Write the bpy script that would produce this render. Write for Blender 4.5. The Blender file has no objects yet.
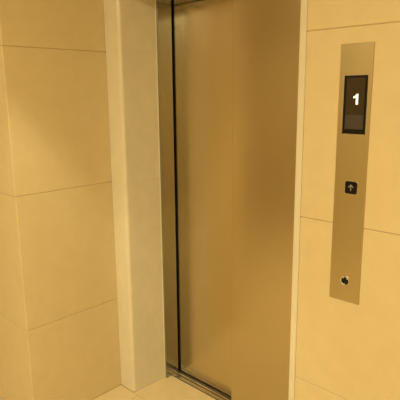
import bpy, bmesh, math
from mathutils import Vector, Matrix

sc = bpy.context.scene
col = sc.collection

# ---------------------------------------------------------------- materials
def new_mat(name):
    m = bpy.data.materials.new(name)
    m.use_nodes = True
    nt = m.node_tree
    return m, nt, nt.nodes['Principled BSDF']

def stone(name, c1, c2, rough, scale=14.0, bump=0.02, spec=0.4):
    """honed limestone: faint cloudy colour, very fine grain"""
    m, nt, b = new_mat(name)
    N, L = nt.nodes.new, nt.links.new
    tc = N('ShaderNodeTexCoord')
    n1 = N('ShaderNodeTexNoise'); n1.inputs['Scale'].default_value = scale
    n1.inputs['Detail'].default_value = 6; n1.inputs['Roughness'].default_value = 0.6
    n2 = N('ShaderNodeTexNoise'); n2.inputs['Scale'].default_value = 260
    n2.inputs['Detail'].default_value = 3
    mix = N('ShaderNodeMix'); mix.data_type = 'FLOAT'; mix.inputs['Factor'].default_value = 0.4
    rp = N('ShaderNodeValToRGB')
    rp.color_ramp.elements[0].position = 0.3; rp.color_ramp.elements[0].color = (*c1, 1)
    rp.color_ramp.elements[1].position = 0.7; rp.color_ramp.elements[1].color = (*c2, 1)
    L(tc.outputs['Object'], n1.inputs['Vector']); L(tc.outputs['Object'], n2.inputs['Vector'])
    L(n1.outputs['Fac'], mix.inputs['A']); L(n2.outputs['Fac'], mix.inputs['B'])
    L(mix.outputs['Result'], rp.inputs['Fac']); L(rp.outputs['Color'], b.inputs['Base Color'])
    bp = N('ShaderNodeBump'); bp.inputs['Strength'].default_value = bump; bp.inputs['Distance'].default_value = 0.002
    L(n2.outputs['Fac'], bp.inputs['Height']); L(bp.outputs['Normal'], b.inputs['Normal'])
    b.inputs['Roughness'].default_value = rough
    b.inputs['Specular IOR Level'].default_value = spec
    return m

def steel(name, c, rough, aniso=0.5, streak=0.006, zs=2.0):
    """brushed steel with a vertical grain"""
    m, nt, b = new_mat(name)
    N, L = nt.nodes.new, nt.links.new
    tc = N('ShaderNodeTexCoord'); mp = N('ShaderNodeMapping')
    mp.inputs['Scale'].default_value = (900, 900, zs)
    n = N('ShaderNodeTexNoise'); n.inputs['Scale'].default_value = 1.0; n.inputs['Detail'].default_value = 2
    mr = N('ShaderNodeMapRange')
    mr.inputs['To Min'].default_value = rough - streak; mr.inputs['To Max'].default_value = rough + streak
    L(tc.outputs['Object'], mp.inputs['Vector']); L(mp.outputs['Vector'], n.inputs['Vector'])
    L(n.outputs['Fac'], mr.inputs['Value']); L(mr.outputs['Result'], b.inputs['Roughness'])
    b.inputs['Base Color'].default_value = (*c, 1); b.inputs['Metallic'].default_value = 1
    return m

def plain(name, c, rough=0.5, metal=0.0, emit=None, strength=0.0, spec=0.5):
    m, nt, b = new_mat(name)
    N, L = nt.nodes.new, nt.links.new
    tc = N('ShaderNodeTexCoord'); n = N('ShaderNodeTexNoise'); n.inputs['Scale'].default_value = 120
    mr = N('ShaderNodeMapRange')
    mr.inputs['To Min'].default_value = max(0.02, rough - 0.03); mr.inputs['To Max'].default_value = rough + 0.03
    L(tc.outputs['Object'], n.inputs['Vector']); L(n.outputs['Fac'], mr.inputs['Value'])
    L(mr.outputs['Result'], b.inputs['Roughness'])
    b.inputs['Base Color'].default_value = (*c, 1); b.inputs['Metallic'].default_value = metal
    b.inputs['Specular IOR Level'].default_value = spec
    if emit:
        b.inputs['Emission Color'].default_value = (*emit, 1); b.inputs['Emission Strength'].default_value = strength
    return m

TILE = stone('cream_wall_tile', (0.65, 0.53, 0.325), (0.71, 0.59, 0.375), 0.42)
GROUT = plain('tile_joint', (0.52, 0.41, 0.23), 0.9, spec=0.1)
PORTAL = stone('pale_portal_stone', (0.67, 0.62, 0.515), (0.75, 0.70, 0.58), 0.16)
FLOOR = stone('floor_tile', (0.66, 0.535, 0.335), (0.74, 0.61, 0.40), 0.35)
PAINT = stone('ceiling_paint', (0.66, 0.60, 0.50), (0.70, 0.64, 0.54), 0.8, spec=0.2)
DOORM = steel('brushed_door_steel', (0.66, 0.565, 0.385), 0.24)
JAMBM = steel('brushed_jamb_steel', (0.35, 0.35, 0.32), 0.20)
PLATE = steel('brushed_plate_steel', (0.53, 0.445, 0.275), 0.36)
ALU = steel('sill_metal', (0.62, 0.56, 0.46), 0.35)
BLACK = plain('gap_shade_and_key_black', (0.008, 0.008, 0.008), 0.7, spec=0.2)  # key core; also stands in for the dark of the door gap
SLOT = plain('sill_groove_shade', (0.03, 0.025, 0.018), 0.8, spec=0.2)  # dark tone stands in for shade inside the sill grooves
BEZEL = plain('black_bezel', (0.004, 0.003, 0.002), 0.35, spec=0.25)
SCREEN = plain('dark_display_glass', (0.035, 0.022, 0.012), 0.12)
SCREENLOW = plain('grey_display_window', (0.055, 0.046, 0.046), 0.2)
LIT = plain('lit_white_digit', (0.8, 0.85, 0.9), 0.5, emit=(0.90, 0.96, 1.0), strength=0.75)
BUTTON = plain('black_button', (0.004, 0.003, 0.003), 0.35, spec=0.25)
RIM = plain('polished_rim', (0.66, 0.62, 0.56), 0.25, metal=1)
NOTCH = plain('satin_notch', (0.62, 0.60, 0.56), 0.45, metal=1)
MARK = plain('pale_arrow_print', (0.30, 0.27, 0.26), 0.5)

# ---------------------------------------------------------------- mesh helpers
def bx(bm, x0, x1, y0, y1, z0, z1, bevel=0.0, seg=1, mi=0):
    vs = [bm.verts.new(p) for p in ((x0,y0,z0),(x1,y0,z0),(x1,y1,z0),(x0,y1,z0),(x0,y0,z1),(x1,y0,z1),(x1,y1,z1),(x0,y1,z1))]
    fs = [bm.faces.new([vs[i] for i in f]) for f in ((3,2,1,0),(4,5,6,7),(0,1,5,4),(1,2,6,5),(2,3,7,6),(3,0,4,7))]
    for f in fs: f.material_index = mi
    if bevel:
        es = list({e for f in fs for e in f.edges})
        r = bmesh.ops.bevel(bm, geom=es, offset=bevel, segments=seg, profile=0.5, affect='EDGES')
        for f in r['faces']: f.material_index = mi

def prism(bm, pts, axis, a0, a1, mi=0, edge_bevel=0.0, seg=2):
    """outline pts extruded along 'y' (pts are x,z) or 'z' (pts are x,y)"""
    def P(p, a): return (p[0], a, p[1]) if axis == 'y' else (p[0], p[1], a)
    lo = [bm.verts.new(P(p, a0)) for p in pts]; hi = [bm.verts.new(P(p, a1)) for p in pts]
    n = len(pts)
    fs = [bm.faces.new(lo), bm.faces.new(hi[::-1])]
    for i in range(n):
        fs.append(bm.faces.new([lo[i], hi[i], hi[(i+1) % n], lo[(i+1) % n]]))
    for f in fs: f.material_index = mi
    bmesh.ops.recalc_face_normals(bm, faces=fs)
    if edge_bevel:
        es = list(fs[0].edges)
        bmesh.ops.bevel(bm, geom=es, offset=edge_bevel, segments=seg, profile=0.5, affect='EDGES')

def rrect(x0, x1, z0, z1, r, n=6):
    out = []
    for cx, cz, a in ((x1-r, z0+r, -90), (x1-r, z1-r, 0), (x0+r, z1-r, 90), (x0+r, z0+r, 180)):
        for k in range(n+1):
            t = math.radians(a + 90*k/n); out.append((cx + r*math.cos(t), cz + r*math.sin(t)))
    return out

def circle(cx, cz, r, n=32):
    return [(cx + r*math.cos(2*math.pi*k/n), cz + r*math.sin(2*math.pi*k/n)) for k in range(n)]

def ring(bm, cx, cz, r0, r1, y0, y1, n=40):
    """annular ring facing -Y with a rounded front (y0 is the front)"""
    prof = [(r0, y1), (r0, y0+0.0004), (r0+0.0006, y0), (r1-0.0008, y0), (r1, y0+0.0007), (r1, y1)]
    loops = []
    for r, y in prof:
        loops.append([bm.verts.new((cx + r*math.cos(2*math.pi*k/n), y, cz + r*math.sin(2*math.pi*k/n))) for k in range(n)])
    fs = []
    for a, b in zip(loops, loops[1:] + loops[:1]):
        for k in range(n):
            fs.append(bm.faces.new([a[k], a[(k+1) % n], b[(k+1) % n], b[k]]))
    bmesh.ops.recalc_face_normals(bm, faces=fs)

def make(name, bm, mats, parent=None, smooth=False, loc=None):
    me = bpy.data.meshes.new(name)
    if loc is not None: bmesh.ops.translate(bm, verts=bm.verts, vec=-Vector(loc))
    bm.to_mesh(me); bm.free()
    for m in (mats if isinstance(mats, (list, tuple)) else [mats]): me.materials.append(m)
    if smooth:
        for p in me.polygons: p.use_smooth = True
        me.set_sharp_from_angle(angle=math.radians(35))
    o = bpy.data.objects.new(name, me); col.objects.link(o)
    if loc is not None: o.location = loc
    if parent: o.parent = parent
    return o

def empty(name, loc):
    o = bpy.data.objects.new(name, None); o.empty_display_size = 0.1
    o.location = loc; col.objects.link(o); return o

def child(name, bm, mats, root, smooth=False):
    """mesh given in world coordinates, parented with its geometry in the root's frame"""
    w = Vector((0, 0, 0)); p = root
    while p: w += p.location; p = p.parent
    bmesh.ops.translate(bm, verts=bm.verts, vec=-w)
    return make(name, bm, mats, root, smooth)

def struct(o, label=None):
    o['kind'] = 'structure'
    if label: o['label'] = label
    return o

# ---------------------------------------------------------------- the room (metres; lift wall is y = 0, side wall is x = 0)
H = 2.45
JOINTS = [0.0, 0.485, 1.086, 1.687, 2.288, H]
XL, XR, YB = -2.4, 3.3, -3.3        # room limits
YC = -0.489                         # outside corner of the side wall
P0, D1 = 0.106, 0.205               # left portal pier: width, depth
Q0, Q1 = 1.028, 1.0555              # right portal slab
JX, JR = 0.1335, 0.998               # clear opening between the steel jambs
HEAD = 1.905                         # underside of steel head
G = 0.0009                          # half joint

def tiled(bm, x0, x1, y0, y1, zmin=0.0, bevel=0.0016):
    """tile courses with real recessed joints over a backing"""
    for a, b in zip(JOINTS, JOINTS[1:]):
        a2 = max(a, zmin)
        if b <= a2: continue
        lo = a2 + (G if a2 > 0.01 and a2 == a else 0); hi = b - (G if b < H else 0)
        bx(bm, x0, x1, y0, y1, lo, hi, bevel, 1, 0)
    bx(bm, x0+0.003, x1-0.003, y0+0.003, y1-0.003, zmin, H-0.001, 0, 1, 1)

bm = bmesh.new(); tiled(bm, XL, -0.0, YC, 0.45)
struct(make('wall_left', bm, [TILE, GROUT]), 'cream stone tiled side wall with an outside corner left of the lift')

bm = bmesh.new()
xs = [Q1+0.0012, 1.9, 2.8, XR]
for a, b in zip(xs, xs[1:]): tiled(bm, a + (G if a > Q1+0.01 else 0), b - G, 0.0, 0.45)
tiled(bm, 0.001, Q1, 0.0, 0.45, zmin=1.965)
struct(make('wall_back', bm, [TILE, GROUT]), 'cream stone tiled wall around the lift door')

bm = bmesh.new()
bx(bm, XR, XR+0.1, YB, 0.45, 0, H); struct(make('wall_right', bm, [TILE]))
bm = bmesh.new()
bx(bm, XL, XR, YB-0.1, YB, 0, H); struct(make('wall_front', bm, [TILE]))
bm = bmesh.new()
bx(bm, XL-0.1, XL, YB, YC, 0, H); struct(make('wall_far_left', bm, [TILE]))
bm = bmesh.new()
bx(bm, XL-0.1, XR+0.1, YB-0.1, 0.45, H, H+0.08); struct(make('ceiling', bm, [PAINT]))

# floor tiles with recessed joints
bm = bmesh.new()
T = 0.60; fx, fy = 0.144, -0.003
def tiles(x0, x1, y0, y1):
    i0, i1 = math.floor((x0-fx)/T), math.ceil((x1-fx)/T)
    j0, j1 = math.floor((y0-fy)/T), math.ceil((y1-fy)/T)
    for i in range(i0, i1):
        for j in range(j0, j1):
            a, b = max(x0, fx+i*T+0.0009), min(x1, fx+(i+1)*T-0.0009)
            c, d = max(y0, fy+j*T+0.0009), min(y1, fy+(j+1)*T-0.0009)
            if b-a > 0.004 and d-c > 0.004: bx(bm, a, b, c, d, -0.03, 0.0, 0.0009, 1, 0)
tiles(XL, XR, YB, YC); tiles(0.0, XR, YC, -0.0)
bx(bm, P0, Q0, 0.0, 0.2418, -0.03, 0.0, 0.0009, 1, 0)
bx(bm, XL, XR, YB, 0.30, -0.06, -0.002, 0, 1, 1)
struct(make('floor', bm, [FLOOR, GROUT]))

# ---------------------------------------------------------------- stone portal
SPLAY = 0.016                       # the inner face flares slightly towards the steel frame
def pier(bm, x0, x1, y0, y1, round_x, r, z0, z1):
    """upright slab whose front corner at round_x is rounded in plan"""
    n = 7; arc = []
    if round_x == x1:
        for k in range(n+1):
            t = math.radians(-90 + 90*k/n); arc.append((x1-r + r*math.cos(t), y0+r + r*math.sin(t)))
        pts = [(x0, y0)] + arc + [(x1+SPLAY-0.0005, y1-0.005), (x1+SPLAY+0.004, y1-0.004), (x1+SPLAY+0.004, y1), (x0, y1)]
    else:
        for k in range(n+1):
            t = math.radians(180 + 90*k/n); arc.append((x0+r + r*math.cos(t), y0+r + r*math.sin(t)))
        pts = [(x0, y1)] + arc + [(x1-0.002, y0), (x1, y0+0.002), (x1, y1)]
    prism(bm, pts, 'z', z0, z1, 0)

bm = bmesh.new()
for a, b in ((0.0005, 1.086-0.0002), (1.086+0.0002, 1.687-0.0001), (1.687+0.0001, 1.925)):
    pier(bm, 0.0012, P0, 0.0, D1, P0, 0.017, a, b)
struct(make('trim_1', bm, [PORTAL], smooth=True), 'pale stone pier with rounded edge left of the lift door')
bm = bmesh.new()
pier(bm, Q0, Q1, 0.0, D1, Q0, 0.007, 0.0005, 1.925)
struct(make('trim_2', bm, [PORTAL], smooth=True), 'narrow pale stone edge strip right of the lift door')
bm = bmesh.new()
bx(bm, 0.0012, Q1, 0.0, D1, 1.926, 1.963, 0.005, 3)
struct(make('trim_3', bm, [PORTAL], smooth=True), 'pale stone lintel over the lift door')

# ---------------------------------------------------------------- lift door
door = struct(empty('door_1', (0.57, 0.27, 0.0)), 'brushed steel two-panel sliding lift door in a steel frame')
bm = bmesh.new()
JF, JB = D1-0.004, 0.291
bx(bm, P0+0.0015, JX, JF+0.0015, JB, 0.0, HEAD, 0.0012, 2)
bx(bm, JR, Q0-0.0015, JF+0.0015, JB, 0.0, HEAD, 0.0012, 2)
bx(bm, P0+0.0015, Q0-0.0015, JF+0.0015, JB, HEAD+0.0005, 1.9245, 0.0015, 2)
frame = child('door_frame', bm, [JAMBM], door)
bm = bmesh.new()
bx(bm, 0.10, JX+0.0010, 0.3025, 0.365, 0.004, 1.97)
bx(bm, 0.10, 1.03, 0.345, 0.365, 0.004, 1.97)
child('gap_shade', bm, [BLACK], frame)  # black filler puts the shadow gap beside the panel into colour
bm = bmesh.new(); bx(bm, JX+0.0015, 0.60, 0.301, 0.338, 0.008, 1.955, 0.0012, 2)
child('door_panel', bm, [DOORM], door)
bm = bmesh.new(); bx(bm, 0.536, 1.022, 0.262, 0.288, 0.008, HEAD-0.006, 0.0012, 2)
child('door_panel', bm, [DOORM], door)
# threshold: rails and grooves
bm = bmesh.new()
X0, X1 = JX+0.0005, JR-0.0005
for y0, y1, top in ((0.2475, 0.2685, 0.001), (0.2755, 0.2875, 0.001), (0.2965, 0.365, 0.0005)):
    bx(bm, X0, X1, y0, y1, -0.018, top, 0.0006, 1, 0)
bx(bm, X0, X1, 0.2422, 0.365, -0.019, -0.0012, 0, 1, 1)  # dark fill paints groove shade between the rails
child('door_sill', bm, [ALU, SLOT], door)

# ---------------------------------------------------------------- call panel
PX0, PX1, PZ0, PZ1 = 1.180, 1.2835, 0.834, 1.638
FY = -0.004                                       # front of the steel plate
panel = empty('elevator_call_panel', ((PX0+PX1)/2, 0.0, (PZ0+PZ1)/2))
panel['label'] = 'tall brushed steel lift call panel with floor display mounted on cream tile wall'
panel['category'] = 'control panel'
bm = bmesh.new()
prism(bm, [(PX0, PZ0), (PX1, PZ0), (PX1, PZ1), (PX0, PZ1)], 'y', FY, -0.0002, 0)
bmesh.ops.bevel(bm, geom=[e for e in bm.edges if all(abs(v.co.y-FY) < 1e-6 for v in e.verts)], offset=0.0008, segments=2, profile=0.5, affect='EDGES')
child('faceplate', bm, [PLATE], panel)

# display
sx0, sx1, sz0, sz1 = 1.1970, 1.2715, 1.374, 1.547
bm = bmesh.new()
bx(bm, sx0-0.0013, sx1+0.0013, FY-0.0004, FY+0.001, sz0-0.0013, sz1+0.0013)
child('display_rim', bm, [RIM], panel)['label'] = 'thin bright rim around the display'
bm = bmesh.new()
t = 0.0075
bx(bm, sx0, sx0+t, FY-0.0012, FY+0.001, sz0, sz1)
bx(bm, sx1-t, sx1, FY-0.0012, FY+0.001, sz0, sz1)
bx(bm, sx0+t, sx1-t, FY-0.0012, FY+0.001, sz1-0.006, sz1)
bx(bm, sx0+t, sx1-t, FY-0.0012, FY+0.001, sz0, sz0+0.0145)
bezel = child('display_bezel', bm, [BEZEL], panel); bezel['label'] = 'black display bezel'
bm = bmesh.new()
bx(bm, sx0+t, sx1-t, FY-0.0006, FY+0.001, sz0+0.057, sz1-0.006)
scr = child('display_screen', bm, [SCREEN], bezel); scr['label'] = 'dark brown display glass'
bm = bmesh.new()
bx(bm, sx0+t, sx1-t, FY-0.0006, FY+0.001, sz0+0.0145, sz0+0.057)
low = child('display_window', bm, [SCREENLOW], bezel); low['label'] = 'grey lower window of the display'
bm = bmesh.new()                                    # bold figure 1
cx, cz, s = 1.2372, 1.4775, 0.0315
pts = [(-.02,-.5),(.22,-.5),(.22,.5),(.02,.5),(-.04,.38),(-.13,.31),(-.27,.27),(-.27,.07),(-.14,.11),(-.02,.17)]
prism(bm, [(cx+px*s, cz+pz*s) for px, pz in pts], 'y', FY-0.0009, FY-0.0005)
dg = child('digit_one', bm, [LIT], bezel); dg['label'] = 'lit white floor number 1'

# call button
bx0, bx1, bz0, bz1 = 1.2170, 1.2565, 1.1895, 1.2285
bm = bmesh.new()
prism(bm, rrect(bx0-0.0022, bx1+0.0022, bz0-0.0022, bz1+0.0022, 0.0078), 'y', FY-0.0008, FY+0.001)
rim = child('call_button', bm, [RIM], panel); rim['label'] = 'polished rim around black call button'
bm = bmesh.new()
prism(bm, rrect(bx0, bx1, bz0, bz1, 0.006), 'y', FY-0.0022, FY+0.0005)
bmesh.ops.bevel(bm, geom=[e for e in bm.edges if all(abs(v.co.y-(FY-0.0022)) < 1e-6 for v in e.verts)], offset=0.0006, segments=2, profile=0.5, affect='EDGES')
child('button_cap', bm, [BUTTON], rim)['label'] = 'black square button cap'
bm = bmesh.new()
ax, az = (bx0+bx1)/2, (bz0+bz1)/2
A = [(-.0016,-.0115),(.0016,-.0115),(.0016,.0062),(.0078,-.0002),(.0102,.0022),(.0,.0122),(-.0102,.0022),(-.0078,-.0002),(-.0016,.0062)]
prism(bm, [(ax+px*.86, az+pz*.86) for px, pz in A], 'y', FY-0.0027, FY-0.0021)
child('arrow_symbol', bm, [MARK], rim)['label'] = 'pale up arrow'

# key switch
kx, kz = 1.2335, 0.9035
bm = bmesh.new(); ring(bm, kx, kz, 0.0125, 0.0165, FY-0.0025, FY+0.0005)
key = child('key_switch', bm, [RIM], panel, smooth=True); key['label'] = 'chrome ring of the key switch'
bm = bmesh.new(); prism(bm, circle(kx, kz, 0.0124), 'y', FY-0.0012, FY+0.0005)
child('key_core', bm, [BLACK], key)['label'] = 'black core of the key switch'
for ang in (118, 48, 262):                             # three bright notches round the keyway
    bm = bmesh.new()
    a = math.radians(ang)
    prism(bm, circle(kx + 0.0112*math.cos(a), kz + 0.0112*math.sin(a), 0.0026, 16), 'y', FY-0.0024, FY-0.0011)
    child('key_notch', bm, [NOTCH], key)

# ---------------------------------------------------------------- lights: warm recessed ceiling spots, plus added unseen fill lamps
def spot(x, y, power, half, blend=0.35, r=0.03, c=(1.0, 0.865, 0.485)):
    L = bpy.data.lights.new('spot_or_fill', 'SPOT')
    L.energy = power; L.color = c; L.spot_size = math.radians(2*half); L.spot_blend = blend; L.shadow_soft_size = r
    o = bpy.data.objects.new('spot_or_fill', L); col.objects.link(o); o.location = (x, y, H-0.06)
    return o
def area(x, y, sx, sy, power, c=(1.0, 0.865, 0.485)):
    """unseen fill lamp, added for soft general light from above"""
    L = bpy.data.lights.new('added_fill', 'AREA')
    L.shape = 'RECTANGLE'; L.size = sx; L.size_y = sy; L.energy = power; L.color = c
    o = bpy.data.objects.new('added_fill', L); col.objects.link(o); o.location = (x, y, H-0.01)
    return o
SP = 1.0
spot(0.49, -0.66, 42, 31)
spot(1.95, -2.2, 10, 45, 0.6)
area(1.65, -2.4, 1.5, 1.2, 84)  # added main fill, no such fitting known
area(0.1, -2.5, 1.0, 1.0, 11)  # weak added fill, evens out what the door steel reflects
wash_fill = spot(-1.3, -1.9, 34, 38, 0.8, 0.06)        # added unseen lamp, brightens the wall mirrored in the lift door
wash_fill.rotation_euler = (Vector((-1.4, YB, 1.35)) - wash_fill.location).to_track_quat('-Z', 'Y').to_euler()

w = bpy.data.worlds.new('world'); sc.world = w; w.use_nodes = True
w.node_tree.nodes['Background'].inputs['Color'].default_value = (1.0, 0.72, 0.40, 1)
w.node_tree.nodes['Background'].inputs['Strength'].default_value = 0.0

# ---------------------------------------------------------------- camera
yaw, pitch, roll = math.radians(-43.6096), math.radians(-12.0797), math.radians(-0.5268)
fw = Vector((math.sin(yaw)*math.cos(pitch), math.cos(yaw)*math.cos(pitch), math.sin(pitch)))
r = Vector((math.cos(yaw), -math.sin(yaw), 0)); u = r.cross(fw)
r2 = r*math.cos(roll) + u*math.sin(roll); u2 = -r*math.sin(roll) + u*math.cos(roll)
cd = bpy.data.cameras.new('camera'); cam = bpy.data.objects.new('camera', cd); col.objects.link(cam)
M = Matrix((r2, u2, -fw)).transposed().to_4x4(); M.translation = (1.9471, -1.4282, 1.5)
cam.matrix_world = M
cd.sensor_width = 36; cd.lens = 36*500.26/400; cd.clip_start = 0.02
sc.camera = cam

vs = sc.view_settings
vs.view_transform = 'Standard'; vs.look = 'None'; vs.gamma = 1; vs.use_curve_mapping = False
vs.exposure = -0.16
